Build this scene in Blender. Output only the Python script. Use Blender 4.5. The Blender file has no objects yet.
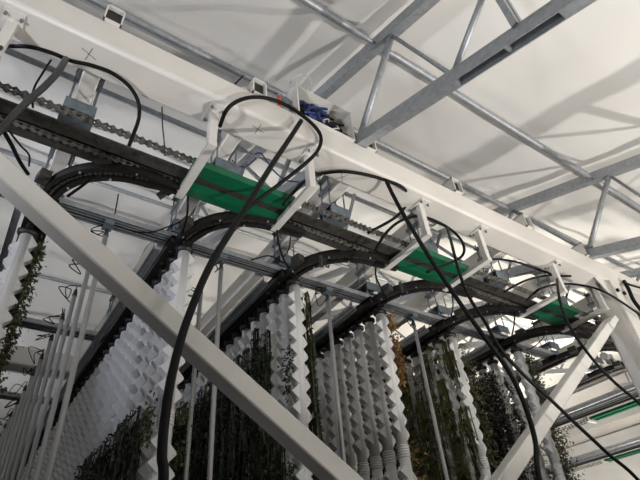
import bpy, bmesh, math, random
from mathutils import Vector, Matrix
random.seed(7)
S = bpy.context.scene
C = S.collection
PI = math.pi

# ------------------------------------------------------------------ camera
F = 505.0
CX = Vector((876, 313.61, F)).normalized()
CZ = Vector((-62, -640, F)).normalized()
CY = CZ.cross(CX).normalized()
CAM = Vector((0, 0, 1.6))
right = Vector((CX[0], CY[0], CZ[0])); down = Vector((CX[1], CY[1], CZ[1])); fwd = Vector((CX[2], CY[2], CZ[2]))
cam_d = bpy.data.cameras.new('camera'); cam = bpy.data.objects.new('camera', cam_d); C.objects.link(cam)
m = Matrix((right, -down, -fwd)).transposed().to_4x4(); m.translation = CAM
cam.matrix_world = m
cam_d.sensor_fit = 'HORIZONTAL'; cam_d.sensor_width = 36; cam_d.lens = F / 640 * 36
cam_d.clip_start = 0.05
S.camera = cam
def ray(u, v): return right * (u - 320) + down * (v - 240) + fwd * F
def at(u, v, y):            # point on the vertical plane Y = y
    d = ray(u, v); return CAM + d * (y / d.y)
def atz(u, v, z):           # point on the level plane Z = z
    d = ray(u, v); return CAM + d * ((z - CAM.z) / d.z)

# --------------------------------------------------------------- materials
def mat(name, col, rough=.5, metal=0, noise=None, amount=.15, bump=0, bscale=60, spec=.5, trans=0):
    M = bpy.data.materials.new(name); M.use_nodes = True
    nt = M.node_tree; b = nt.nodes['Principled BSDF']
    b.inputs['Roughness'].default_value = rough; b.inputs['Metallic'].default_value = metal
    b.inputs['Specular IOR Level'].default_value = spec
    b.inputs['Base Color'].default_value = (*col, 1)
    if noise:
        tc = nt.nodes.new('ShaderNodeTexCoord'); n = nt.nodes.new('ShaderNodeTexNoise')
        n.inputs['Scale'].default_value = noise; n.inputs['Detail'].default_value = 4
        r = nt.nodes.new('ShaderNodeValToRGB')
        lo = tuple(c * (1 - amount) for c in col); hi = tuple(min(1, c * (1 + amount)) for c in col)
        r.color_ramp.elements[0].position = .35; r.color_ramp.elements[1].position = .65
        r.color_ramp.elements[0].color = (*lo, 1); r.color_ramp.elements[1].color = (*hi, 1)
        nt.links.new(tc.outputs['Object'], n.inputs['Vector']); nt.links.new(n.outputs['Fac'], r.inputs['Fac'])
        nt.links.new(r.outputs['Color'], b.inputs['Base Color'])
    if bump:
        tc = nt.nodes.new('ShaderNodeTexCoord'); n2 = nt.nodes.new('ShaderNodeTexNoise'); n2.inputs['Scale'].default_value = bscale
        bp = nt.nodes.new('ShaderNodeBump'); bp.inputs['Strength'].default_value = bump
        nt.links.new(tc.outputs['Object'], n2.inputs['Vector']); nt.links.new(n2.outputs['Fac'], bp.inputs['Height'])
        nt.links.new(bp.outputs['Normal'], b.inputs['Normal'])
    return M
MT = dict(
    white=mat('white_paint', (.70, .68, .64), .38, noise=3, amount=.05),
    beam=mat('beam_paint', (.72, .69, .64), .36, noise=2.2, amount=.05),
    galv=mat('galvanised_steel', (.36, .38, .40), .45, .45, noise=22, amount=.12),
    galvd=mat('zinc_plate', (.20, .24, .27), .45, .5, noise=20, amount=.15),
    film=mat('ceiling_film', (.80, .785, .75), .6, noise=.7, amount=.03, bump=.12, bscale=.9, spec=.3),
    wall=mat('wall_panel', (.50, .50, .50), .6, noise=1, amount=.04),
    floor=mat('concrete', (.07, .068, .065), .8, noise=4, amount=.2),
    dark=mat('dark_steel', (.058, .054, .047), .5, .2, noise=25, amount=.3),
    chain=mat('chain_steel', (.24, .23, .21), .38, .5, noise=30, amount=.3),
    track=mat('track_plastic', (.016, .015, .014), .5, noise=30, amount=.3),
    rust=mat('rusty_bolt', (.16, .055, .03), .6),
    green=mat('green_plastic', (.003, .115, .048), .38, noise=6, amount=.1),
    rubber=mat('black_rubber', (.006, .006, .0065), .5, noise=10, amount=.2, spec=.16),
    grey=mat('grey_conduit', (.035, .035, .035), .45, noise=30, amount=.2),
    tower=mat('white_plastic', (.76, .76, .75), .42, noise=5, amount=.05),
    tube=mat('tube_grey', (.40, .40, .39), .35, .1, noise=6, amount=.08),
    blue=mat('blue_cable', (.014, .036, .17), .4),
    orange=mat('orange_plastic', (.75, .10, .02), .4),
    wire=mat('pale_wire', (.55, .55, .52), .5),
    marker=mat('marker_ink', (.26, .25, .23), .7),
    silver=mat('bright_zinc', (.62, .62, .6), .3, .7),
    trail=mat('dark_trailing_leaf', (.030, .040, .015), .65, noise=18, amount=.65),
    moss=mat('mossy_leaf', (.055, .062, .018), .7, noise=22, amount=.5),
    fern=mat('yellow_green_leaf', (.105, .108, .034), .6, noise=14, amount=.6),
    bush=mat('dark_bushy_leaf', (.022, .019, .014), .7, noise=16, amount=.6),
    sage=mat('grey_green_leaf', (.075, .078, .042), .7, noise=18, amount=.5),
    dry=mat('dry_brown_leaf', (.27, .15, .05), .75, noise=25, amount=.45),
)

# ------------------------------------------------------------ mesh builder
class B:
    def __init__(s): s.v = []; s.f = []; s.sm = []
    def add(s, vs, fs, smooth=False):
        o = len(s.v); s.v += [Vector(p) for p in vs]; s.f += [tuple(i + o for i in f) for f in fs]; s.sm += [smooth] * len(fs); return s
    def box(s, x0, x1, y0, y1, z0, z1):
        s.add([(x0, y0, z0), (x1, y0, z0), (x1, y1, z0), (x0, y1, z0), (x0, y0, z1), (x1, y0, z1), (x1, y1, z1), (x0, y1, z1)],
              [(3, 2, 1, 0), (4, 5, 6, 7), (0, 1, 5, 4), (1, 2, 6, 5), (2, 3, 7, 6), (3, 0, 4, 7)]); return s
    def bar(s, a, b, w, h, up=(0, 0, 1), r=0, taper=1):
        """rectangular bar from a to b, w across, h along 'up', corner radius r"""
        a = Vector(a); b = Vector(b); d = (b - a).normalized(); u = Vector(up)
        sx = d.cross(u).normalized(); u = sx.cross(d).normalized()
        if r > 0:
            prof = []
            for cx, cy, a0 in ((1, 1, 0), (-1, 1, 90), (-1, -1, 180), (1, -1, 270)):
                for k in range(5):
                    t = math.radians(a0 + 22.5 * k); prof.append((cx * (w / 2 - r) + r * math.cos(t), cy * (h / 2 - r) + r * math.sin(t)))
        else: prof = [(w / 2, h / 2), (-w / 2, h / 2), (-w / 2, -h / 2), (w / 2, -h / 2)]
        n = len(prof)
        vs = [a + sx * p + u * q for p, q in prof] + [b + sx * p * taper + u * q * taper for p, q in prof]
        o = len(s.v); s.v += vs
        for i in range(n):
            j = (i + 1) % n; s.f.append((o + i, o + n + i, o + n + j, o + j)); s.sm.append(r > 0 and i % 5 != 4)
        s.f.append(tuple(o + i for i in range(n))); s.f.append(tuple(o + n + i for i in reversed(range(n)))); s.sm += [False, False]
        return s
    def tube(s, pts, r, seg=8, caps=True):
        pts = [Vector(p) for p in pts]; n = len(pts); o = len(s.v)
        rr = r if isinstance(r, (list, tuple)) else [r] * n
        t0 = (pts[1] - pts[0]).normalized(); u = t0.orthogonal().normalized()
        for i, p in enumerate(pts):
            t = (pts[min(i + 1, n - 1)] - pts[max(i - 1, 0)]).normalized()
            u = (u - t * u.dot(t)); u = u.normalized() if u.length > 1e-6 else t.orthogonal().normalized()
            w = t.cross(u)
            for k in range(seg):
                a = 2 * PI * k / seg; s.v.append(p + (u * math.cos(a) + w * math.sin(a)) * rr[i])
        for i in range(n - 1):
            for k in range(seg):
                k2 = (k + 1) % seg; s.f.append((o + i * seg + k, o + i * seg + k2, o + (i + 1) * seg + k2, o + (i + 1) * seg + k)); s.sm.append(True)
        if caps:
            s.f.append(tuple(o + k for k in reversed(range(seg)))); s.f.append(tuple(o + (n - 1) * seg + k for k in range(seg))); s.sm += [False, False]
        return s
    def lathe(s, prof, c=(0, 0, 0), seg=16):
        o = len(s.v); c = Vector(c); n = len(prof)
        for r, z in prof:
            for k in range(seg):
                a = 2 * PI * k / seg; s.v.append(c + Vector((r * math.cos(a), r * math.sin(a), z)))
        for i in range(n - 1):
            for k in range(seg):
                k2 = (k + 1) % seg; s.f.append((o + i * seg + k, o + i * seg + k2, o + (i + 1) * seg + k2, o + (i + 1) * seg + k)); s.sm.append(True)
        s.f.append(tuple(o + k for k in reversed(range(seg)))); s.f.append(tuple(o + (n - 1) * seg + k for k in range(seg))); s.sm += [False, False]
        return s
    def prism(s, poly, d):
        n = len(poly); d = Vector(d); vs = [Vector(p) for p in poly]; vs += [p + d for p in vs]
        s.add(vs, [tuple(reversed(range(n))), tuple(range(n, 2 * n))] + [(i, (i + 1) % n, n + (i + 1) % n, n + i) for i in range(n)]); return s
    def mesh(s, name, material, off=Vector((0, 0, 0))):
        me = bpy.data.meshes.new(name); me.from_pydata([v - off for v in s.v], [], s.f)
        me.polygons.foreach_set('use_smooth', s.sm)
        if isinstance(material, str): material = MT[material]
        me.materials.append(material)
        bm = bmesh.new(); bm.from_mesh(me); bmesh.ops.recalc_face_normals(bm, faces=bm.faces); bm.to_mesh(me); bm.free()
        return me
    def build(s, name, material, parent=None, bevel=0, stuff=False):
        if parent is None:
            xs = [v.x for v in s.v]; ys = [v.y for v in s.v]; zs = [v.z for v in s.v]
            off = Vector(((min(xs) + max(xs)) / 2, (min(ys) + max(ys)) / 2, min(zs)))
        else:
            off = Vector(parent['_o'])
        o = bpy.data.objects.new(name, s.mesh(name, material, off)); C.objects.link(o)
        if parent is None: o.location = off
        else: o.parent = parent
        o['_o'] = list(off)
        if bevel:
            b = o.modifiers.new('bevel', 'BEVEL'); b.width = bevel; b.segments = 2; b.limit_method = 'ANGLE'
        if stuff: o['kind'] = 'stuff'
        return o
def tag(o, label, cat, group=None):
    o['label'] = label; o['category'] = cat
    if group: o['group'] = group
    return o
def thing(name, loc, label, cat, group=None):
    o = bpy.data.objects.new(name, None); o.empty_display_size = .05; C.objects.link(o); o.location = loc; o['_o'] = list(Vector(loc))
    return tag(o, label, cat, group)
def struct(o): o['kind'] = 'structure'; return o
def smooth_path(pts, n=7):
    pts = [Vector(p) for p in pts]; P = [2 * pts[0] - pts[1]] + pts + [2 * pts[-1] - pts[-2]]; out = []
    for i in range(1, len(P) - 2):
        a, b, c, d = P[i - 1], P[i], P[i + 1], P[i + 2]
        for k in range(n):
            t = k / n
            out.append(.5 * ((2 * b) + (c - a) * t + (2 * a - 5 * b + 4 * c - d) * t * t + (3 * b - a - 3 * c + d) * t ** 3))
    out.append(pts[-1]); return out
ORD = ['first', 'second', 'third', 'fourth', 'fifth', 'sixth', 'seventh', 'eighth', 'ninth', 'tenth', 'eleventh', 'twelfth', 'thirteenth', 'fourteenth', 'fifteenth', 'sixteenth', 'seventeenth', 'eighteenth', 'nineteenth', 'twentieth'] + \
      ['twenty-' + w for w in ('first', 'second', 'third', 'fourth', 'fifth', 'sixth', 'seventh', 'eighth', 'ninth')] + ['thirtieth'] + \
      ['thirty-' + w for w in ('first', 'second', 'third', 'fourth', 'fifth', 'sixth', 'seventh', 'eighth', 'ninth')] + ['fortieth']

# ------------------------------------------------------------------ setting
def roofz(y):
    z = 5.30 + .342 * min(y, 8.5)
    return z if y <= 8.5 else z - .342 * (y - 8.5)
XL, XR, YF, YB = -8.0, 20.0, -4.0, 20.0
struct(B().box(XL, XR, YF, YB, -.1, 0).build('floor', 'floor'))
def ceil_mesh():
    b = B(); nx, ny = 140, 120; vs = []; fs = []
    for j in range(ny + 1):
        y = YF + (YB - YF) * j / ny
        for i in range(nx + 1):
            x = XL + (XR - XL) * i / nx
            # the film sags a little between the trusses and ripples along them
            w = .045 * math.sin((x - 2.05) / 3.32 * 2 * PI * 2 + .6 * math.sin(y * .8)) * .5 + .016 * math.sin(x * 3.1 + y * 1.3) + .014 * math.sin(x * 6.3 - y * 2.2 + 1) + .008 * math.sin(x * 1.5 + y * 7.5)
            vs.append((x, y, roofz(y) + .05 + w))
    for j in range(ny):
        for i in range(nx):
            a = j * (nx + 1) + i; fs.append((a, a + 1, a + nx + 2, a + nx + 1))
    b.add(vs, fs, True); return b
ce = ceil_mesh().build('ceiling', 'film'); struct(ce)
sol = ce.modifiers.new('thick', 'SOLIDIFY'); sol.thickness = .01
def wallbox(n, *a): struct(B().box(*a).build(n, 'wall'))
wallbox('wall_back', XL, XR, YB, YB + .1, 0, roofz(YB) + .1)
wallbox('wall_front', XL, XR, YF - .1, YF, 0, roofz(YF) + .1)
for n, x in (('wall_left', XL - .1), ('wall_right', XR)):
    struct(B().prism([(x, YF, 0), (x, YB, 0), (x, YB, roofz(YB) + .1), (x, 8.5, roofz(8.5) + .1), (x, YF, roofz(YF) + .1)], (.1, 0, 0)).build(n, 'wall'))

# -------------------------------------------------------------- steel frame
BY0, BY1, BZ0, BZ1 = 2.0, 2.26, 4.53, 4.785
def cross_mark(x, y, r, a):
    b = B()
    for k in (a, a + 1.35):
        d = Vector((math.cos(k), math.sin(k), 0)) * r
        b.bar(Vector((x, y, BZ0 - .0006)) - d, Vector((x, y, BZ0 - .0006)) + d, .006, .0008)
    return b
mb = thing('main_beam', (2, 2.13, BZ0), 'large white square steel beam crossing the whole photo under the roof', 'beam')
B().bar((-4.5, 2.13, (BZ0 + BZ1) / 2), (9.5, 2.13, (BZ0 + BZ1) / 2), .26, .255, r=.028).build('beam_tube', 'beam', mb)
for uv, a in (((89, 54), .4), ((258, 129), .2), ((342, 177), .9), ((515, 261), .5)):
    p = atz(*uv, BZ0); cross_mark(p.x, p.y, .05, a).build('marker_cross', 'marker', mb)['label'] = 'dark marker pen cross'
fb = B().bar((-5, 6.85, 4.62), (5.6, 6.85, 4.62), .24, .25, r=.025).build('main_beam', 'beam')
tag(fb, 'distant white square beam running behind the rows of thin grey tubes', 'beam')

# column and diagonal braces
col = thing('column', (5.70, 2.13, 0), 'white square steel column under the beam at the right edge', 'column')
B().bar((5.70, 2.13, 0.02), (5.70, 2.13, BZ0 - .004), .3, .26, up=(0, 1, 0), r=.025).build('post', 'white', col)
B().box(5.50, 5.90, 1.98, 2.28, 0, .02).build('base_plate', 'white', col)
for y in (2.05, 2.21):
    B().prism([(5.55, y - .006, BZ0 - .004), (5.35, y - .006, BZ0 - .004), (5.55, y - .006, BZ0 - .2)], (0, .012, 0)).build('gusset', 'white', col)
for x in (5.62, 5.76):
    B().tube([(x, 1.999, 4.40), (x, 1.975, 4.40)], .022, 6).build('bolt', 'rubber', col)
col2 = tag(B().bar((-1.60, 2.13, 0), (-1.60, 2.13, BZ0 - .004), .3, .26, up=(0, 1, 0), r=.025).build('column', 'white'), 'white square steel column standing out of frame on the left', 'column')

def brace(a, b, y, label):
    a = Vector((a[0], y, a[1])); b = Vector((b[0], y, b[1])); d = (b - a).normalized()
    lo, hi = (a, b) if a.z < b.z else (b, a)
    t = thing('diagonal_brace', (lo.x, y, 0), label, 'brace')
    B().bar(a, b, .1, .1, up=(0, 1, 0), r=.01).build('brace_tube', 'white', t)
    u = (hi - lo).normalized()
    B().bar(hi - u * .16, hi + u * .12, .07, .13, up=(0, 1, 0), r=.008).build('end_sleeve', 'white', t)
    B().box(lo.x - .16, lo.x + .16, y - .09, y + .09, 0, .03).build('base_plate', 'white', t)
    return t
brace((-1.33, 4.062), (4.68, .06), 2.0, 'long white diagonal brace in front, descending from upper left to bottom centre')
brace((-.40, .06), (5.36, 3.985), 2.13, 'white diagonal brace rising right to the top of the right-hand column')

# stubs of square tube on the beam
stub_labels = ['open square tube stub on the beam at the top left corner of the photo',
    'open square tube stub on the beam just left of the red handle',
    'open square tube stub on the beam just right of the cable box',
    'square tube stub on the beam, right of the first roof truss, on bare beam',
    'square tube stub on the beam left of the right-hand roof truss foot',
    'square tube stub on the beam at the foot of the right-hand roof truss']
for k in range(6):
    x = .03 + 1.065 * k
    w, h, th = .115, .18, .010
    t = thing('tube_stub', (x, 2.13, BZ1), stub_labels[k], 'bracket', 'open tube stubs along the beam')
    b = B(); y0, y1 = 1.99, 2.27; z0, z1 = BZ1 + .001, BZ1 + h
    b.box(x - w / 2, x + w / 2, y0, y1, z0, z0 + th); b.box(x - w / 2, x + w / 2, y0, y1, z1 - th, z1)
    b.box(x - w / 2, x - w / 2 + th, y0, y1, z0, z1); b.box(x + w / 2 - th, x + w / 2, y0, y1, z0, z1)
    b.build('sleeve', 'white', t)
    B().box(x - w / 2 + th, x + w / 2 - th, y0 + .035, y1 - .02, z0 + th, z1 - th).build('shade_block', 'track', t)  # black block standing in for the shade inside the open tube
    B().tube([(x - w / 2, 2.08, z0 + .09), (x - w / 2 - .018, 2.08, z0 + .09)], .012, 6).build('bolt', 'galv', t)

# roof trusses
def bz(y): return 4.83 + .36 * (y - 2) if y < 8.5 else 4.83 + .36 * 6.5 - .36 * (y - 8.5)
def tz(y): return roofz(y) - .145
def truss(x, label):
    t = thing('roof_truss', (x, 2, bz(2)), label, 'truss', 'roof trusses')
    y0 = -3.6
    b = B()
    # bottom chord: closed tube, with an open-bottomed stretch over the camera
    def seg(ya, yb, open_):
        a = Vector((x, ya, bz(ya))); c = Vector((x, yb, bz(yb)))
        if not open_: b.bar(a, c, .085, .11); return
        n = Vector((0, -.36, 1)).normalized()
        b.bar(a + n * .045, c + n * .045, .085, .02)
        for s in (-1, 1): b.bar(a + Vector((s * .038, 0, 0)) - n * .008, c + Vector((s * .038, 0, 0)) - n * .008, .009, .094)
    seg(y0, .30, False); seg(.30, 1.0, True); seg(1.0, 8.5, False); seg(8.5, 15, False)
    mid = Vector((x, .62, bz(.62))); b.bar(mid, mid + Vector((0, .02, .007)), .07, .09)
    b.build('bottom_chord', 'galv', t)
    b = B(); b.bar((x, y0, tz(y0)), (x, 8.5, tz(8.5)), .085, .12).bar((x, 8.5, tz(8.5)), (x, 15, tz(15)), .085, .12); b.build('top_chord', 'galv', t)
    def web(p, q, r): B().tube([(x, p, bz(p) + .04), (x, q, tz(q) - .045)], r, 10).build('web_member', 'galv', t)
    web(2.0, 1.40, .030); web(1.03, 1.40, .017); web(1.03, .30, .024); web(2.0, 2.65, .026)
    for s in (-1, 1):
        B().bar((x + s * .024, .53, bz(.53) + .05), (x + s * .024, .53, tz(.53) - .05), .040, .07, up=(1, 0, 0)).build('web_member', 'galv', t)
    web(-.55, .30, .024); web(-.55, -1.2, .024)
    y = 2.65
    while y < 14:
        web(y + .75, y, .026) if y + .75 < 14.4 else None
        if y + 1.5 < 14.4: web(y + .75, y + 1.5, .026)
        y += 1.5
    B().bar((x - .03, 1.41, tz(1.41) - .075), (x + .03, 1.41, tz(1.41) - .075), .09, .012).build('node_plate', 'galv', t)
    return t
TX = [-1.27, 2.05, 5.40, 8.74, 12.08]
for x, l in zip(TX, ['galvanised roof truss left of the photo above the beam end', 'galvanised roof truss at top centre, its foot beside the cable box on the beam',
        'galvanised roof truss at the right edge, its foot on the beam near the column', 'galvanised roof truss beyond the column on the right', 'farthest galvanised roof truss on the right']):
    truss(x, l)
# purlin tubes, one per bay, flattened at their ends
PY = [1.56, 2.66, 3.87, 5.0, 6.15, 7.3, 9.7, 11.0, 12.3]
rown = ['nearest to the viewer', 'just behind the white beam', 'seen below the white beam', 'fourth row from the viewer', 'fifth row from the viewer', 'sixth row from the viewer', 'first row past the ridge', 'second row past the ridge', 'third row past the ridge']
bayn = ['outermost left bay', 'left bay', 'middle bay', 'right bay', 'outermost right bay']
edges = [-4.6] + TX
for j, y in enumerate(PY):
    for i in range(5):
        xa, xb = edges[i] + .05, edges[i + 1] - .05
        z = tz(y) - .03
        p = B().tube([(xa, y, z), (xa + .05, y, z), (xa + .13, y, z), (xb - .13, y, z), (xb - .05, y, z), (xb, y, z)], [.012, .016, .034, .034, .016, .012], 10).build('purlin_tube', 'galv')
        tag(p, 'galvanised purlin tube in the %s, %s' % (bayn[i], rown[j]), 'roof tube', 'purlin tubes under the roof film')

# ------------------------------------------------------- conveyors and rows
RX = [.02 + 1.025 * k for k in range(6)]
ROWN = ['leftmost', 'second', 'third', 'fourth', 'fifth', 'sixth']
ZT = 4.085                                                     # top of the towers
def chain_mesh(path, pitch=.034, w=.020, zoff=0):
    """roller chain with its plates lying level, along a polyline"""
    b = B(); pts = [Vector(p) for p in path]; L = [0]
    for i in range(1, len(pts)): L.append(L[-1] + (pts[i] - pts[i - 1]).length)
    def P(d):
        d = max(0, min(d, L[-1] - 1e-6)); i = 0
        while L[i + 1] < d: i += 1
        return pts[i].lerp(pts[i + 1], (d - L[i]) / (L[i + 1] - L[i]))
    n = int(L[-1] / pitch)
    for k in range(n):
        a, c = P(k * pitch), P((k + 1) * pitch)
        h = .017 if k % 2 else .011
        for s in (-1, 1):
            o = Vector((0, 0, s * h)); d = (c - a).normalized() * .010; q = d.cross(Vector((0, 0, 1))).normalized()
            mid = (a + c) / 2
            poly = [a - d + q * w * .5, a - d * -.3 + q * w * .85, mid + q * w * .25, c + d * -.3 + q * w * .85, c + d + q * w * .5,
                    c + d - q * w * .5, c + d * -.3 - q * w * .85, mid - q * w * .25, a - d * -.3 - q * w * .85, a - d - q * w * .5]
            b.prism([v + o - Vector((0, 0, .002)) for v in poly], (0, 0, .004))
        b.tube([a - Vector((0, 0, .022)), a + Vector((0, 0, .022))], .007, 6)
    return b
CXA, CXB = -2.3, 6.6
cv = thing('main_conveyor', (2, 2.5, 4.225), 'long dark double chain conveyor running below and behind the white beam', 'conveyor')
chain_mesh([(CXA, 2.39, 4.272), (CXB, 2.39, 4.272)], pitch=.047, w=.026).build('chain', 'chain', cv)['label'] = 'front roller chain'
chain_mesh([(CXA, 2.61, 4.252), (CXB, 2.61, 4.252)], pitch=.047, w=.024).build('chain', 'chain', cv)['label'] = 'rear roller chain'
b = B().box(CXA, CXB, 2.46, 2.572, 4.238, 4.252).box(CXA, CXB, 2.572, 2.64, 4.282, 4.296).box(CXA, CXB, 2.645, 2.69, 4.225, 4.30).box(CXA, CXB, 2.56, 2.572, 4.238, 4.296)
x = CXA
while x < CXB:
    b.box(x, x + .03, 2.458, 2.50, 4.232, 4.239); x += .13
b.build('channel', 'dark', cv)
# L-shaped hangers and green guards
BRX = [-1.22, -.45, .81, 1.60, 2.77, 3.53, 4.70, 5.47]
brn = ['beyond the left edge', 'at the upper left corner, beside the looped black cable', 'at the left end of the nearest green guard', 'at the right end of the nearest green guard',
       'at the left end of the middle green guard', 'at the right end of the middle green guard', 'at the left end of the farthest green guard', 'left of the column, beyond the farthest green guard']
def hanger(x, lab):
    t = thing('beam_hanger', (x, 2.1, 4.17), 'white bent hanger under the beam ' + lab, 'bracket', 'white hangers under the beam')
    b = B(); b.box(x - .028, x + .028, 2.115, 2.17, 4.18, BZ0 - .004); b.build('upright', 'white', t, bevel=.004)
    b = B(); b.box(x - .03, x + .03, 2.11, 2.70, 4.178, 4.216); b.build('arm', 'white', t, bevel=.004)
    B().box(x - .055, x + .055, 2.05, 2.22, BZ0 - .012, BZ0 - .001).build('top_plate', 'white', t)
    for dx, dy in ((-.04, 2.075), (.042, 2.08), (-.042, 2.20)):
        B().tube([(x + dx, dy, BZ0 - .012), (x + dx, dy, BZ0 - .032)], .010, 6).build('bolt', 'galvd', t)
for x, l in zip(BRX, brn): hanger(x, l)
def guard(xa, xb, lab):
    t = thing('chain_guard', ((xa + xb) / 2, 2.5, 4.206), lab, 'guard', 'green chain guards')
    z = 4.214
    b = B().prism([(xa, 2.345, z + .05), (xa, 2.355, z), (xa, 2.47, z), (xa, 2.47, z + .006), (xa, 2.36, z + .006), (xa, 2.352, z + .05)], (xb - xa, 0, 0)); b.build('guard_strip', 'green', t)
    b = B().prism([(xa, 2.535, z + .004), (xa, 2.60, z - .008), (xa, 2.672, z), (xa, 2.685, z + .05), (xa, 2.679, z + .05), (xa, 2.666, z + .007), (xa, 2.60, z - .002), (xa, 2.535, z + .009)], (xb - xa, 0, 0)); b.build('guard_strip', 'green', t)
guard(-1.25, -.42, 'green plastic chain guard left of the photo edge')
guard(.775, 1.59, 'nearest green plastic chain guard, left of centre below the beam')
guard(2.76, 3.52, 'middle green plastic chain guard, between the two hoses')
guard(4.70, 5.31, 'farthest green plastic chain guard, left of the right-hand column')

def row_conveyor(k, X, ylen, lab, curve=True):
    t = thing('row_conveyor', (X, 3.2, 4.18), lab, 'conveyor', 'dark conveyor tracks over the tower rows')
    z0, z1 = 4.195, 4.245; R = .55; cx, cy = X + R, 2.65 + R
    n = 22
    if curve:
        for nm, r0, r1, za, zb in (('outer_rail', R + .028, R + .062, z0 - .01, z1), ('inner_rail', R - .062, R - .025, z0 - .01, z1), ('track_plate', R - .062, R + .062, z1 - .022, z1 + .004)):
            b = B(); vs = []; fs = []
            for i in range(n + 1):
                a = PI + (PI / 2) * i / n
                for r, z in ((r0, za), (r1, za), (r1, zb), (r0, zb)): vs.append((cx + r * math.cos(a), cy + r * math.sin(a), z))
            for i in range(n):
                for q in range(4): fs.append((i * 4 + q, i * 4 + (q + 1) % 4, i * 4 + 4 + (q + 1) % 4, i * 4 + 4 + q))
            for r, z in ((r0, za), (r1, za), (r1, zb), (r0, zb)): vs.append((cx + .25, cy - R - (r - R) * .55 - .012, z))
            for q in range(4): fs.append((n * 4 + q, n * 4 + (q + 1) % 4, n * 4 + 4 + (q + 1) % 4, n * 4 + 4 + q))
            n2 = n + 1
            fs += [(0, 1, 2, 3), tuple(n2 * 4 + q for q in (3, 2, 1, 0))]
            b.add(vs, fs); b.build(nm, 'track', t)
        chain_mesh([(cx + R * math.cos(PI + PI / 2 * i / n), cy + R * math.sin(PI + PI / 2 * i / n), 4.215) for i in range(n + 1)], w=.016).build('chain', 'dark', t)
        for i in range(5):
            a = PI + (PI / 2) * (i + .5) / 5; r = R + (-.043 if i % 2 else .045)
            p = Vector((cx + r * math.cos(a), cy + r * math.sin(a), z0 - .01)); B().tube([p, p - Vector((0, 0, .010))], .008, 6).build('bolt', 'silver', t)
        # drive box on the outside of the bend
        B().bar((X - .075, 3.03, 4.22), (X - .055, 2.93, 4.22), .075, .07).build('drive_box', 'dark', t, bevel=.006)
    y0 = cy if curve else 2.7; y1 = y0 + ylen
    b = B().box(X - .10, X - .03, y0, y1, z0 - .015, z1).box(X + .03, X + .08, y0, y1, z0 - .015, z1).box(X - .10, X + .08, y0, y1, z1 - .02, z1 + .004)
    b.build('straight_track', 'track', t)
    for y in (y0 + .12, y0 + .31):
        for dx in (-.06, .055): B().tube([(X + dx, y, z0 - .015), (X + dx, y, z0 - .027)], .010, 6).build('bolt', 'rust', t)
    b = B().box(X - .175, X - .125, y0 + .2, y1, z0 + .015, z0 + .022).box(X - .175, X - .168, y0 + .2, y1, z0 + .015, z0 + .06).box(X - .132, X - .125, y0 + .2, y1, z0 - .01, z0 + .022)
    b.build('side_channel', 'galv', t)
    return t
rowlen = [2.0, 9.0, 6.5, 5.0, 4.5, 4.0]
for k in range(6):
    row_conveyor(k, RX[k], rowlen[k], 'dark conveyor track curving off the main chain over the %s tower row%s' % (ROWN[k], '' if k == 0 else ' from the left'))
row_conveyor(6, RX[5] + 1.03, 4.5, 'dark empty conveyor track seen behind the right diagonal brace')
row_conveyor(7, RX[5] + 2.06, 4.5, 'dark empty conveyor track between the right brace and the column')
far_rows = [(8.55, 8, 'nearer'), (11.6, 8, 'farther')]
for X, L, w in far_rows:
    row_conveyor(7, X, L, 'grey empty conveyor track past the column at the lower right, the %s one' % w, curve=False)
    y0 = 3.5 if w == 'nearer' else 5.1
    g = B()
    for dx in (-.16, -.04, .08): g.bar((X + dx, 2.7, 4.28), (X + dx, 11, 4.28), .085, .085, r=.02)
    tag(g.build('cable_tray', 'galv'), 'grey galvanised triple rail at the lower right beneath the %s white beam' % w, 'tray')
    t = thing('chain_guard', (X + .25, y0 + .4, 4.15), 'pair of thin green guard strips at the lower right, on the %s track' % w, 'guard', 'green chain guards')
    for dx in (.19, .33): B().box(X + dx, X + dx + .07, y0, y0 + .95, 4.15, 4.19).build('guard_strip', 'green', t)
    ch = thing('return_chain', (X + .25, 6, 4.16), 'thin double return chain at the lower right beside the %s track' % w, 'chain')
    for dx in (.20, .33): chain_mesh([(X + dx, y0 + .95, 4.17), (X + dx, 10.5, 4.17)], pitch=.06, w=.024).build('chain', 'chain', ch)
    for yy in (y0 - .03, y0 + .98):
        h = thing('guard_holder', (X + .25, yy, 4.14), 'white holder at the %s end of the %s green strip pair at lower right' % ('front' if yy < y0 else 'back', w), 'bracket')
        B().box(X + .14, X + .40, yy - .02, yy + .02, 4.12, 4.148).build('cross_arm', 'white', h); B().box(X + .14, X + .165, yy - .02, yy + .02, 4.148, 4.42).build('upright', 'white', h)

# white support beams above every row
def support(X, y0, y1, lab):
    o = B().bar((X, y0, 4.675), (X, y1, 4.675), .108, .19, r=.010).build('support_beam', 'beam'); tag(o, lab, 'beam', 'white support beams above the tower rows')
for k in range(6): support(RX[k], 2.265, 6.72, 'white rectangular support beam running back above the %s tower row%s' % (ROWN[k], '' if k == 0 else ' from the left'))
support(RX[5] + 1.03, 2.265, 9, 'white rectangular support beam above the empty track behind the right brace')
support(RX[5] + 2.06, 2.265, 9, 'white rectangular support beam behind the column above the second empty track')
for X, L, w in far_rows: support(X, 2.265, 11, 'white rectangular support beam at the lower right past the column, the %s one' % w)

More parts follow.
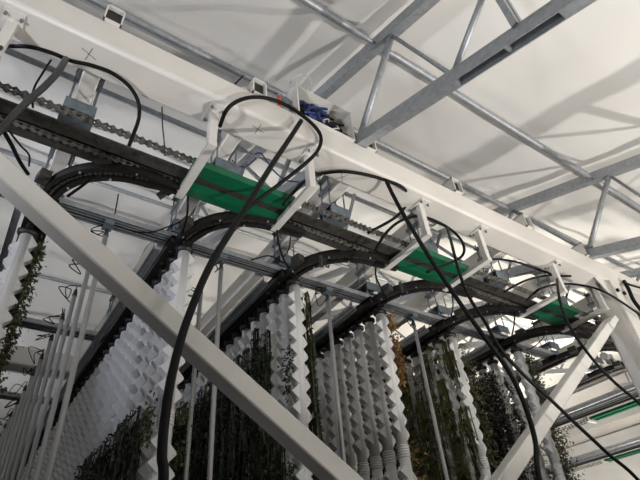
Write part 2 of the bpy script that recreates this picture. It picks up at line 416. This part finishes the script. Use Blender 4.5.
# threaded-rod clamps
def clamp(X, y, zb, zl, lab):
    t = thing('rod_clamp', (X, y, zl), lab, 'clamp', 'threaded rod clamps')
    for sx in (-.075, .075):
        for sy in (-.055, .055):
            B().tube([(X + sx, y + sy, zl - .02), (X + sx, y + sy, 4.83)], .007, 6).build('threaded_rod', 'galvd', t)
    B().box(X - .092, X + .092, y - .075, y + .075, 4.772, 4.785).build('top_plate', 'galvd', t)
    b = B().box(X - .095, X + .095, y - .085, y + .085, zb, zb + .012)
    for s in (-1, 1): b.box(X - .095, X + .095, y + s * .085 - .004, y + s * .085 + .004, zb - .08, zb + .012)
    b.build('channel_bracket', 'galvd', t)
    if zl < zb - .1: B().box(X - .10, X + .10, y - .07, y + .07, zl, zl + .012).build('lower_plate', 'galvd', t)
    for sx in (-1, 1): B().box(X + sx * .079 - .005, X + sx * .079 + .005, y - .085, y + .085, 4.62, 4.655).build('side_strap', 'galvd', t)
for k in range(6):
    r = '%s row%s' % (ROWN[k], '' if k == 0 else ' from the left')
    clamp(RX[k], 2.48, 4.40, 4.30, 'zinc rod clamp holding the main chain conveyor over the ' + r)
    clamp(RX[k], 3.30, 4.43, 4.315, 'zinc rod clamp holding the grey cross strut over the ' + r)
    if k == 1 or k == 0: clamp(RX[k], 5.21, 4.43, 4.315, 'zinc rod clamp on the second grey cross strut over the ' + r)

for k, w in ((1, 'behind the right brace'), (2, 'beside the column')):
    clamp(RX[5] + 1.03 * k, 2.48, 4.40, 4.30, 'front rod clamp on the white support beam over the empty track ' + w)
    clamp(RX[5] + 1.03 * k, 3.30, 4.43, 4.315, 'second rod clamp on the white support beam over the empty track ' + w)
    clamp(RX[5] + 1.03 * k, 4.30, 4.43, 4.315, 'rear rod clamp on the white support beam over the empty track ' + w)
# slotted cross struts
for y, x1, w in ((3.30, 6.3, 'nearest grey slotted strut crossing the tower rows below the beam'), (5.21, 6.0, 'second grey slotted strut seen low at the left behind the thin tubes'), (7.2, 6.0, 'third grey slotted strut far back over the rows')):
    t = thing('cross_strut', (1.5, y, 4.25), w, 'strut')
    b = B()
    for yy in (y - .035, y + .035):
        b.box(-2.2, x1, yy - .03, yy + .03, 4.250, 4.256).box(-2.2, x1, yy - .03, yy - .025, 4.250, 4.305).box(-2.2, x1, yy + .025, yy + .03, 4.250, 4.305)
    b.build('double_channel', 'galv', t)
    for yy in (y - .035, y + .035): B().box(-2.2, x1, yy - .006, yy + .006, 4.2485, 4.2505).build('slot_line', 'dark', t)

# thin vertical tubes with looped wires
def wire_loop(x, y, z, s):
    rnd = random.Random(s); p = [(x, y, z)]
    for k in range(5):
        p.append((x - .05 + rnd.uniform(-.10, .06), y + rnd.uniform(-.05, .05), z + .02 + rnd.uniform(-.12, .06)))
    p.append((x + rnd.uniform(-.03, .03), y, z + .08))
    return B().tube(smooth_path(p, 6), .0045, 5)
def pole(x, y, ztop, lab, s, group):
    t = thing('grow_light_tube', (x, y, .9), lab, 'light tube', group)
    B().tube([(x, y, .9), (x, y, ztop - .08)], .0185, 10).build('tube', 'tube', t)
    B().tube([(x, y, ztop - .10), (x, y, ztop - .03)], [.022, .012], 8).build('end_cap', 'grey', t)
    B().tube([(x, y, ztop - .04), (x, y, ztop + .02)], .006, 6).build('hanger_rod', 'galvd', t)
    B().box(x - .035, x + .035, y - .05, y + .05, 4.212, 4.249).build('strut_clamp', 'galvd', t) if abs(y - 3.30) < .05 else None
    wire_loop(x, y, ztop - .06, s).build('wire', 'rubber', t)
for i in range(13):
    y = 3.30 + .46 * i
    pole(.475, y, 4.22 - (0 if i == 0 else .02), 'thin grey vertical tube at the left, %s from the front of its line' % ORD[i], i, 'thin tubes between the leftmost and second tower rows')
for i in range(4):
    pole(1.43, 3.30 + .42 * i, 4.22, 'thin grey vertical tube right of the long white tower row, %s from front' % ORD[i], 30 + i, 'thin tubes right of the second tower row')
pole(2.54, 3.30, 4.22, 'thin grey vertical tube between the third and fourth tower rows', 40, None)
pole(3.66, 3.30, 4.22, 'thin grey vertical tube between the fourth and fifth tower rows', 41, None)

# -------------------------------------------------------------- grow towers
TB, TJ = 1.0, 2.76                                             # bottom and joint heights
def pockets(z0, z1, ph):
    b = B()
    r = .047
    b.lathe([(r, z0), (r, z1)], seg=20)
    P = .121
    for s in (-1, 1):
        z = z0 + .09 + (P / 2 if (s > 0) == (ph > 0) else 0)
        while z < z1 - .075:
            # scoop: a pyramid-like wedge with a narrow rounded tip
            base, tip = .040, .026
            A = [Vector((s * .028, -base, z - .060)), Vector((s * .028, base, z - .060)), Vector((s * .028, base, z + .058)), Vector((s * .028, -base, z + .058)),
                 Vector((s * .080, -tip, z - .007)), Vector((s * .080, tip, z - .007)), Vector((s * .085, tip * .8, z + .003)), Vector((s * .085, -tip * .8, z + .003)),
                 Vector((s * .079, tip, z + .013)), Vector((s * .079, -tip, z + .013))]
            b.add(A, [(0, 1, 5, 4), (4, 5, 6, 7), (7, 6, 8, 9), (9, 8, 2, 3), (0, 4, 7, 9, 3), (1, 2, 8, 6, 5), (0, 3, 2, 1)])
            z += P
    return b
def v0(n, b, mt): return b.mesh(n, mt)
me_up = [v0('pipe_upper', pockets(TJ - TB + .05, ZT - TB - .02, h), 'tower') for h in (0, 1)]
me_lo = [v0('pipe_lower', pockets(0, TJ - TB - .05, h), 'tower') for h in (0, 1)]
pr = []
for i in range(5):
    z = TJ - TB - .052 + i * .021; pr += [(.047, z), (.054, z + .004), (.054, z + .013), (.047, z + .017)]
me_cp = v0('coupling', B().lathe(pr, seg=16), 'tower')
me_cap = v0('hanger_cap', B().lathe([(.050, ZT - TB - .03), (.056, ZT - TB - .026), (.068, ZT - TB - .012), (.068, ZT - TB + .008), (.035, ZT - TB + .016), (.022, ZT - TB + .06), (.028, ZT - TB + .092)], seg=14).box(-.07, .07, -.018, .018, ZT - TB - .004, ZT - TB + .022), 'track')

def leaf(b, p, d, L, w, rnd, fold=.25):
    d = Vector(d).normalized(); s = d.cross(Vector((rnd.uniform(-1, 1), rnd.uniform(-1, 1), rnd.uniform(-.3, 1)))).normalized() * w
    q = p + d * L * .5 + Vector((0, 0, L * fold * .4)); e = p + d * L - Vector((0, 0, L * fold * .6))
    b.add([p, q + s, e, q - s], [(0, 1, 2, 3)])
def foliage(seed, style, z0, z1, sides=(-1, 1), dens=1.0):
    rnd = random.Random(seed); b = B(); P = .121
    for s in sides:
        z = z0
        while z < z1:
            z += P
            if rnd.random() > dens: continue
            root = Vector((s * .078, rnd.uniform(-.02, .02), z))
            if style == 'trail':
                for q in range(8):
                    L = rnd.uniform(.14, .46); ox = rnd.uniform(.004, .040); oy = rnd.uniform(-.06, .06)
                    p0 = root + Vector((0, oy * .6, 0)); pts = [p0, p0 + Vector((s * ox, oy * .4, .012)), p0 + Vector((s * ox * 1.3, oy * .5, -L * .5)), p0 + Vector((s * ox * .9, oy * .6, -L))]
                    pts = [Vector((v.x, v.y, max(v.z, .05))) for v in pts]
                    w = rnd.uniform(.006, .014)
                    for i in range(3):
                        o = Vector((rnd.uniform(-.4, .4), 1, 0)).normalized() * w
                        b.add([pts[i] - o, pts[i] + o, pts[i + 1] + o * .8, pts[i + 1] - o * .8], [(0, 1, 2, 3)])
                    for i in range(6):
                        t = rnd.uniform(.0, 1); p = pts[1].lerp(pts[3], t)
                        leaf(b, p, (s * rnd.uniform(-.2, .8), rnd.uniform(-1, 1), rnd.uniform(-1.4, .2)), rnd.uniform(.02, .05), rnd.uniform(.004, .010), rnd)
            elif style == 'fern':
                for q in range(15):
                    L = rnd.uniform(.08, .22); dr = Vector((s * rnd.uniform(.25, 1.0), rnd.uniform(-1, 1), rnd.uniform(-.3, .7))).normalized(); p = root.copy(); v = dr
                    for i in range(5):
                        p2 = p + v * L / 5; leaf(b, p, p2 - p, (p2 - p).length * 1.1, .0028, rnd, 0)
                        for u in range(2): leaf(b, p2, v + Vector((rnd.uniform(-1, 1), rnd.uniform(-1, 1), rnd.uniform(-.7, .4))) * .8, rnd.uniform(.014, .034), rnd.uniform(.003, .008), rnd)
                        p = p2; v = (v - Vector((0, 0, .30))).normalized()
            else:
                big = 1.25 if style == 'dry' else 1
                n = {'bush': 120, 'moss': 60, 'dry': 46}[style]
                spread = {'bush': .075, 'moss': .030, 'dry': .042}[style]
                for q in range(n):
                    o = Vector((s * abs(rnd.gauss(0, spread)), rnd.gauss(0, spread * .7), rnd.gauss(-.01, .045)))
                    leaf(b, root + o, (s * rnd.uniform(-.3, 1), rnd.uniform(-1, 1), rnd.uniform(-1, .5)), rnd.uniform(.018, .042) * big, rnd.uniform(.005, .012) * big, rnd)
    return b
FM = {}
def fol(style, seed, z0, z1, sides, dens, mt):
    key = (style, seed, z0, z1, sides, dens, mt)
    if key not in FM: FM[key] = foliage(seed, style, z0 - TB, z1 - TB, sides, dens).mesh('foliage', mt)
    return FM[key]
proto = {}
def tower(X, y, plants, lab, group, ph=0):
    t = thing('grow_tower', (X, y, TB), lab, 'grow tower', group)
    for n, me in (('pipe', me_up[ph]), ('pipe', me_lo[ph]), ('coupling', me_cp), ('hanger_cap', me_cap)):
        if n not in proto or (n == 'pipe'):
            o = bpy.data.objects.new(n, me)
            if n != 'pipe': proto[n] = o
        else: o = proto[n].copy()
        C.objects.link(o); o.parent = t
    for me in plants:
        o = bpy.data.objects.new('foliage', me); o['kind'] = 'stuff'; C.objects.link(o); o.parent = t
    return t
GAP = .181
# leftmost row: a single tower, moss on its right side
tower(-.02, 3.48, [fol('moss', 1, 1.2, 3.92, (1,), 1, 'moss'), fol('moss', 2, 1.2, 3.9, (1,), 1, 'moss')], 'single white grow tower at the left edge with mossy right side', None)
CNT = [0, 40, 22, 12, 10, 9]
for k in range(1, 6):
    for i in range(CNT[k]):
        y = [0, 3.14, 3.15, 3.20, 3.24, 3.15][k] + GAP * i
        pl = []; what = 'bare white grow tower'
        if k == 1:
            top = 3.02 if i < 2 else 3.28 - .03 * min(i, 12)
            top = [2.75, 2.7, 2.85, 2.85][i] if i < 4 else max(2.2, 2.88 - .02 * (i - 4))
            top = round(top, 1)
            pl = [fol('trail', 10 + i % 5, 1.1, top, (-1, 1), .75, 'trail')] if i > 0 else [fol('moss', 15, 1.1, 2.7, (1, -1), .35, 'moss')]
            what = 'white grow tower with dark plants lower down' if i else 'bare white grow tower with moss lower down'
        elif k == 2:
            if i == 0: pl = [fol('trail', 21, 1.2, 3.9, (1,), 1, 'moss'), fol('moss', 26, 1.2, 3.5, (-1,), .5, 'trail')]; what = 'white tower with green plants on its right'
            else: pl = [fol('trail', 22 + i % 4, 1.2, [3.8, 3.0, 3.7, 3.75, 3.65][min(i, 4)], (-1, 1), .95, 'trail'), fol('bush', 27 + i % 2, 1.2, 3.6 if i > 1 else 2.8, (-1,), .4, 'trail')]; what = 'grow tower hidden by dark trailing plants'
        elif k == 3:
            if i == 0: pl = [fol('dry', 31, 1.3, 2.7, (1,), .55, 'dry'), fol('dry', 32, 3.3, 3.95, (1,), 1, 'dry'), fol('dry', 33, 3.3, 3.95, (1,), .8, 'dry')]; what = 'white grow tower with dried brown plants'
        elif k == 4:
            if i == 0: pl = [fol('fern', 41, 1.2, 3.95, (1,), 1, 'fern'), fol('trail', 49, 1.2, 3.9, (-1,), .45, 'fern')]; what = 'white grow tower fringed with yellow-green plants'
            else: pl = [fol('trail', 42 + i % 4, 1.2, 3.9, (-1, 1), .5, 'fern'), fol('fern', 46 + i % 3, 1.2, 3.9, (-1, 1), .5, 'fern')]; what = 'grow tower thick with yellow-green plants'
        elif k == 5:
            if i == 0: pl = [fol('bush', 51, 2.2, 3.95, (1,), 1, 'sage'), fol('bush', 52, 1.2, 3.9, (1,), 1, 'sage')]; what = 'white grow tower with a grey-green bush'
            elif i < 2: pl = [fol('bush', 53, 1.2, 3.4, (1,), .8, 'sage'), fol('moss', 57, 1.2, 3.6, (-1,), .5, 'bush')]; what = 'white grow tower with grey-green plants'
            else: pl = [fol('bush', 54 + i % 3, 1.2, 3.85, (-1, 1), 1, 'bush'), fol('bush', 58 + i % 2, 1.2, 3.8, (-1,), .9, 'bush')]; what = 'grow tower with dark brownish bushy plants'
        tower(RX[k], y, pl, '%s, %s from front in %s row%s' % (what, ORD[i], ROWN[k], ' from left'), 'grow towers in the %s row from the left' % ROWN[k], 0)

# ----------------------------------------------------------- hoses and wires
def hose(name, pts, r, material, lab, cat='hose'):
    o = B().tube(smooth_path(pts, 8), r, 10).build(name, material); return tag(o, lab, cat)
hose('hose', [at(-12, 62, 2.0), at(-4, 50, 2.0), atz(8, 46.5, 4.49), atz(30, 47, 4.5), atz(52, 53, 4.505), atz(70, 60.5, 4.5), atz(92, 65.5, 4.5), atz(112, 73, 4.49), atz(129, 86, 4.48), at(138, 101, 2.22), at(139, 117, 2.27), at(134, 133, 2.31), at(129, 146, 2.36)], .0125, 'rubber', 'glossy black hose arching under the beam in the upper left')
hose('hose', [atz(66, 59, 4.49), at(58, 72, 2.12), at(44, 87, 2.14), at(30, 99, 2.16), at(14, 115, 2.18), at(-6, 137, 2.2)], .019, 'grey', 'thick dark grey hose slanting down to the left edge from the arched hose')
hose('cable', [atz(51, 60, 4.50), at(42, 74, 2.2), at(35, 86, 2.28), at(32, 97, 2.33), at(33, 108, 2.38)], .006, 'rubber', 'thin black cable hanging beside the thick grey hose at upper left', 'cable')
hose('hose', [at(3, 130, 2.34), at(12, 146, 2.5), at(20, 162, 2.7), at(28, 174, 2.85)], .012, 'rubber', 'short black hose running down behind the brace at the left edge')
hose('cable', [at(9, 131, 2.40), at(20, 145, 2.55), at(29, 155, 2.7), at(29, 166, 2.85)], .006, 'rubber', 'thin dark cable looping under the conveyor at the left edge', 'cable')
hose('hose', [at(220, 126, 2.17), at(226, 111, 1.99), at(236, 102, 1.965), at(250, 97.5, 1.96), at(266, 98, 1.96), at(284, 104, 1.96), at(303, 116, 1.955), at(316, 128, 1.96), at(321, 138, 1.97), at(318, 150, 1.985), at(306, 163, 2.05), at(282, 182, 2.2), at(262, 197, 2.3), at(248, 208, 2.345)], .0145, 'rubber', 'glossy black hose looped over the beam left of the cable box')
hose('hose', [at(301, 121, 1.95), at(290, 138, 1.93), at(270, 168, 1.88), at(242, 214, 1.84), at(212, 262, 1.80), at(188, 318, 1.78), at(173, 370, 1.76), at(165, 418, 1.75), at(162, 455, 1.74), at(162, 500, 1.73), at(162, 500, 1.73) + Vector((0, -.02, -.7)), at(162, 500, 1.73) * 1 + Vector((.03, -.05, -1.4)), (at(162, 500, 1.73) + Vector((.15, -.1, 0))).to_2d().to_3d() + Vector((0, 0, .02))], .0175, 'rubber', 'long black hose falling past the diagonal brace to the bottom edge')
hose('hose', [at(283, 205, 2.36), at(292, 194, 2.30), at(303, 183, 2.24), atz(316, 175, 4.49), atz(340, 171.5, 4.495), atz(365, 174.5, 4.495), atz(388, 181, 4.495), atz(402, 187, 4.49), at(408.5, 196, 2.14), at(405, 207, 2.22), at(393, 219, 2.3), at(368, 233, 2.4)], .0135, 'rubber', 'black hose arching under the beam between the nearest and middle green guards')
hose('hose', [atz(386, 180, 4.485), at(393, 195, 2.03), at(405, 217, 1.99), at(430, 258, 1.96), at(458, 300, 1.94), at(485, 338, 1.92), at(508, 370, 1.9), at(524, 403, 1.88), at(535, 440, 1.87), at(543, 495, 1.86), at(543, 495, 1.86) + Vector((0, -.02, -.8)), (at(543, 495, 1.86) + Vector((.1, -.05, 0))).to_2d().to_3d() + Vector((0, 0, .02))], .0165, 'rubber', 'thick black hose falling right of the middle green guard to the bottom edge')
hose('hose', [at(376, 250, 2.42), at(383, 237, 2.36), at(393, 226, 2.3), at(405, 219, 2.24), atz(421, 216.5, 4.48), atz(440, 223, 4.495), atz(455, 233, 4.49), at(463.5, 245, 2.15), at(462, 256, 2.22), at(448, 264, 2.32), at(427, 272, 2.40)], .013, 'rubber', 'black hose looping under the beam above the middle green guard')
hose('hose', [atz(447, 227.5, 4.485), at(452, 245, 2.03), at(458, 268, 1.99), at(468, 295, 1.96), at(485, 322, 1.94), at(499, 347, 1.93), at(523, 374, 1.92), at(550, 399, 1.91), at(576, 424, 1.9), at(606, 452, 1.89), at(648, 492, 1.88), at(648, 492, 1.88) + Vector((.35, 0, -.7)), (at(648, 492, 1.88) + Vector((.5, 0, 0))).to_2d().to_3d() + Vector((0, 0, .02))], .0125, 'rubber', 'black hose slanting over the right brace down to the lower right corner')
hose('hose', [at(490, 259, 2.2), atz(502, 259.5, 4.49), atz(518, 262.5, 4.495), atz(540, 270, 4.495), atz(557, 275.5, 4.49), atz(571, 276, 4.485)], .012, 'rubber', 'short black hose along the beam underside above the farthest green guard')
hose('hose', [atz(557, 275, 4.48), at(558, 290, 2.03), at(562, 308, 1.99), at(570, 327, 1.96), at(590, 356, 1.93), at(612, 380, 1.92), at(650, 415, 1.9), at(650, 415, 1.9) + Vector((.2, 0, -.5)), (at(650, 415, 1.9) + Vector((.3, 0, 0))).to_2d().to_3d() + Vector((0, 0, .02))], .0125, 'rubber', 'black hose falling across the right brace top to the right edge')
hose('hose', [at(504, 292, 2.36), at(516, 285, 2.28), at(530, 279, 2.2), atz(548, 275.5, 4.48), atz(557, 276, 4.48)], .011, 'rubber', 'black hose curving up from the conveyor to the short beam hose')
hose('hose', [at(526, 301, 2.38), at(533, 294, 2.3), at(542, 288, 2.2), atz(560, 284, 4.47), atz(580, 285, 4.47), at(600, 290, 1.97), at(620, 301, 1.95), at(650, 322, 1.92)], .012, 'rubber', 'black hose sweeping in front of the column top to the right edge')
hose('cable', [at(624, 281, 1.975), at(629, 290, 1.96), at(634, 301, 1.95), at(646, 316, 1.94)], .021, 'rubber', 'thick black cable over the beam end at the right edge', 'cable')
hose('cable', [at(623, 282, 1.97), at(632, 285.5, 1.96), at(648, 290, 1.95)], .012, 'rubber', 'thin black cable across the beam end at the right edge', 'cable')
# smaller cables below the conveyor
sm = [([(277, 228, 2.66), (279, 245, 2.75), (284, 260, 2.95), (289, 268, 3.05)], .008, 'black cable dropping from the nearest green guard to the third row bend'),
      ([(291, 230, 2.64), (289, 248, 2.8), (283, 258, 3.0)], .005, 'thin black cable beside the third row bend'),
      ([(188, 196, 2.66), (187, 215, 2.75), (182, 235, 2.95), (178, 244, 3.1)], .008, 'black cable dropping onto the second row bend'),
      ([(133, 232, 3.26), (152, 232, 3.2), (170, 226, 3.1), (180, 222, 3.0)], .006, 'dark cable lying across the strut left of the second row bend'),
      ([(376, 262, 2.66), (376, 276, 2.75), (381, 288, 2.95), (388, 300, 3.1)], .008, 'black cable dropping onto the fourth row bend'),
      ([(452, 294, 2.66), (453, 305, 2.8), (451, 318, 3.0)], .007, 'black cable dropping onto the fifth row bend'),
      ([(515, 313, 2.66), (514, 325, 2.8), (512, 338, 3.0), (516, 346, 3.1)], .008, 'black cable dropping onto the sixth row bend'),
      ([(547, 328, 2.9), (543, 338, 3.0), (535, 346, 3.1), (527, 350, 3.2)], .006, 'thin cable curving left of the right brace beside the white support beam'),
      ([(246, 262, 3.26), (258, 258, 3.2), (270, 256, 3.1), (284, 263, 3.05)], .006, 'dark cable across the strut left of the third row bend'),
      ([(68, 196, 2.7), (82, 186, 2.75), (95, 176, 2.78), (103, 169, 2.75)], .010, 'straight black hose under the leftmost row bend'),
      ([(194, 241, 2.95), (210, 231, 2.9), (226, 221, 2.82)], .009, 'straight black hose under the second row bend')]
for pts, r, l in sm: hose('cable', [at(*p) for p in pts], r, 'rubber', l, 'cable')
hose('cable', [at(255, 154, 2.9), at(260, 153, 2.9), at(264, 157, 2.9), at(274, 171, 2.9), at(286, 180, 2.85), at(299, 182, 2.8)], .007, 'blue', 'thin blue cable hanging behind the first green guard', 'cable')
hose('cable', [at(232, 160, 3.0), at(238, 166, 3.0), at(247, 166, 3.0), at(256, 158, 2.95)], .005, 'rubber', 'thin dark wire loop behind the nearest green guard', 'cable')
hose('wire', [atz(162, 107, 4.53), at(162.5, 125, 2.28), at(164, 140, 2.34), at(165, 156, 2.40)], .005, 'grey', 'thin grey wire hanging from the beam to the conveyor', 'wire')
hose('rod', [at(113, 222, 3.3), at(116, 208, 3.3), at(118.5, 194, 3.3)], .005, 'rubber', 'thin upright rod above the nearest strut at left', 'rod')
for k in range(2, 6):
    X = RX[k]
    o = B().bar((X + .10, 2.30, 4.53), (X + .13, 2.52, 4.29), .028, .008).build('strap', 'grey')
    tag(o, 'dark strap between the beam and the conveyor above the %s row from left' % ROWN[k], 'strap', 'dark straps behind the beam')
# little hooks hanging below the bends
for (u, v, y, l) in ((325, 262, 2.7, 'small dark hook hanging below the third row bend'), (404, 288, 2.7, 'small dark hook hanging below the fourth row bend')):
    p = at(u, v, y); q = p + Vector((0, 0, .0))
    o = B().tube(smooth_path([q + Vector((0, 0, .045)), q, q + Vector((.01, 0, -.04)), q + Vector((.03, 0, -.045)), q + Vector((.038, 0, -.02))], 5), .007, 6).box(q.x - .05, q.x - .025, q.y - .01, q.y + .01, q.z - .06, q.z + .05).build('hook', 'grey'); tag(o, l, 'hook')
p = at(166, 193, 2.75)
o = B().bar(p, at(181, 184, 2.68), .05, .03).bar(at(158, 197, 2.8), at(167, 191, 2.75), .035, .045).build('chain_tensioner', 'dark'); tag(o, 'small black tensioner arm under the conveyor left of the nearest green guard', 'arm')

# ---------------------------------------------------- box and fittings on beam
bx = thing('cable_box', (1.70, 2.13, BZ1), 'open white box full of blue cables on top of the beam', 'box')
x0, x1, y0, y1, z0, z1 = 1.43, 1.97, 1.99, 2.25, BZ1 + .001, BZ1 + .37
b = B().box(x0, x1, y1 - .012, y1, z0, z1).box(x0, x1, y0, y1, z0, z0 + .012).box(x0, x1, y0, y1, z1 - .012, z1); b.build('shell', 'white', bx)
B().box(x0 - .012, x0, y0 - .02, y1, z0, z1 + .02).build('side_wall', 'white', bx); B().box(x1, x1 + .012, y0 - .005, y1, z0, z1).build('side_wall', 'white', bx)
rnd = random.Random(3)
def cluster(name, mt, xa, xb, n, r, lab, zmax, s):
    rnd = random.Random(s); b = B()
    for i in range(n):
        pts = [Vector((rnd.uniform(xa, xb), rnd.uniform(y0 + .01, y0 + .12), z0 + .02 + rnd.uniform(0, zmax))) for _ in range(6)]
        b.tube(smooth_path(pts, 5), r, 6)
    return tag(b.build(name, mt), lab, 'cables')
cluster('cable_bundle', 'blue', x0 + .06, x0 + .34, 15, .012, 'tangle of blue cables at the left inside the white box', .26, 5)
cluster('cable_bundle', 'rubber', x0 + .03, x0 + .50, 14, .011, 'tangle of black cables along the bottom of the white box', .17, 6)
cluster('wire', 'wire', x0 + .20, x0 + .42, 4, .006, 'pale thin wires among the blue cables in the box', .13, 8)
hose('wire', [at(290, 84, 2.02), at(293, 79, 2.02), at(300, 75, 2.02), at(307, 76, 2.02), at(311, 82, 2.03), at(310, 91, 2.06), at(306, 97, 2.1)], .005, 'wire', 'pale wire arching over the left wall of the cable box', 'wire')
vl = thing('valve', (1.33, 2.05, BZ1), 'grey valve on the beam beside the left wall of the cable box', 'valve')
B().lathe([(.035, 0), (.04, .02), (.04, .10), (.03, .12)], (1.35, 2.06, BZ1 + .001), 12).build('body', 'galv', vl)
B().tube([(1.35, 2.03, BZ1 + .15), (1.35, 2.09, BZ1 + .15)], .045, 12).build('dial', 'galvd', vl)
B().tube([(1.35, 2.06, BZ1 + .11), (1.35, 2.06, BZ1 + .15)], .015, 8).build('neck', 'galv', vl)
hd = thing('handle', (1.275, 2.02, BZ1), 'small red-orange handle on the beam between the stub and the grey valve', 'handle')
B().tube([(1.275, 2.02, BZ1 + .002), (1.27, 2.01, BZ1 + .12)], [.018, .014], 10).build('grip', 'orange', hd)
B().tube([(1.27, 2.01, BZ1 + .12), (1.268, 2.01, BZ1 + .14)], .008, 8).build('tip', 'wire', hd)
jb = thing('motor_box', (1.0, 2.1, BZ1), 'small silver fitting on the beam left of the second tube stub', 'fitting')
B().lathe([(.03, 0), (.045, .01), (.045, .04), (.02, .06)], (.99, 2.06, BZ1 + .001), 12).build('body', 'silver', jb)
B().tube(smooth_path([(.99, 2.06, BZ1 + .06), (1.02, 2.04, BZ1 + .10), (1.07, 2.03, BZ1 + .11)], 5), .005, 6).build('wire', 'wire', jb)
hose('rod', [at(235, 84, 2.05), at(243, 76, 2.05)], .006, 'rubber', 'short dark rod sticking up from the beam left of the stub', 'rod')

# clutter behind the right brace
for i, (u, v, y, l) in enumerate(((607, 357, 3.2, 'grey cylindrical motor behind the right brace, nearer the column'), (622, 366, 3.4, 'grey cylindrical motor at the right edge below the column'))):
    p = at(u, v, y + 0.4); t = thing('gear_motor', p, l, 'motor')
    B().tube([p + Vector((-.10, 0, 0)), p + Vector((.14, .05, .02))], .06, 14).build('motor', 'tube', t); B().bar(p + Vector((.14, .05, .02)), p + Vector((.24, .07, .02)), .11, .13).build('gearbox', 'galvd', t)
    B().tube([p + Vector((0, 0, .05)), Vector((p.x, p.y, 4.62))], .012, 8).build('hanger_rod', 'galvd', t)

# ------------------------------------------------------------------- lights
def lamp(name, kind, loc, power, col, size=.2, target=None, spot=None):
    L = bpy.data.lights.new(name, kind); L.energy = power; L.color = col
    if kind == 'AREA': L.size = size
    else: L.shadow_soft_size = size
    o = bpy.data.objects.new(name, L); C.objects.link(o); o.location = loc
    if target: o.rotation_euler = (Vector(target) - Vector(loc)).to_track_quat('-Z', 'Y').to_euler()
    if spot: L.spot_size = spot; L.spot_blend = .6
    return o
lamp('work_lamp', 'SPOT', (7.8, -.6, 1.3), 760, (1, .95, .89), .06, (6.6, .3, 5.5), math.radians(124))
lamp('work_lamp', 'SPOT', (3.4, -.7, 1.3), 480, (1, .96, .92), .06, (2.9, .1, 5.5), math.radians(122))
lamp('left_lamp', 'SPOT', (-3.0, .2, 1.6), 500, (.95, .96, 1), .22, (-1.6, .6, 5.5), math.radians(108))
for x, y, p, c in ((-3.2, 5.6, 140, (.90, .92, 1)), (.53, 6.2, 115, (.92, .94, 1)), (3.6, 5.6, 130, (1, .96, .90)), (7.4, 5.0, 190, (1, .93, .82)), (12.5, 6, 1000, (1, .93, .82)), (-1.5, 12, 200, (.93, .95, 1)), (6, 12, 240, (1, .95, .88)), (14, 12, 650, (1, .93, .84))):
    lamp('uplight', 'SPOT', (x, y, 4.9), p, c, .25, (x, y + .3, 8), math.radians(155))
lamp('cool_side_fill', 'SPOT', (-7.3, 2.9, 4.3), 1000, (.78, .82, 1), .15, (1.5, 3.5, 4.75), math.radians(30))  # unseen spot added to tint the support beams' left sides cool
lamp('front_fill', 'AREA', (3.8, -2.6, 2.2), 58, (1, .96, .9), 1.2, (1.8, 3, 3.1))  # soft fill added to brighten the braces and tower fronts
lamp('left_fill', 'AREA', (-4.5, 3.0, 2.6), 20, (.88, .91, 1), 1.2, (0.5, 4, 3.6))  # weak cool fill added from the left, not a fixture of the place
lamp('right_fill', 'SPOT', (15, 8.5, 1.5), 1500, (1, .93, .82), .3, (18, 13, 5), math.radians(120))  # added spot, brightens the far background at the lower right
lamp('right_fill', 'SPOT', (9.8, 3.4, .9), 1000, (1, .94, .86), .25, (9.8, 4.6, 5), math.radians(110))  # added from below to lift the lower-right beams and green strips
W = bpy.data.worlds.new('world'); S.world = W; W.use_nodes = True
W.node_tree.nodes['Background'].inputs['Color'].default_value = (.9, .92, 1, 1); W.node_tree.nodes['Background'].inputs['Strength'].default_value = .3
for o in list(C.objects):
    if '_o' in o: del o['_o']
vs = S.view_settings
vs.view_transform = 'Standard'; vs.look = 'None'; vs.gamma = 1; vs.use_curve_mapping = False; vs.exposure = -.2
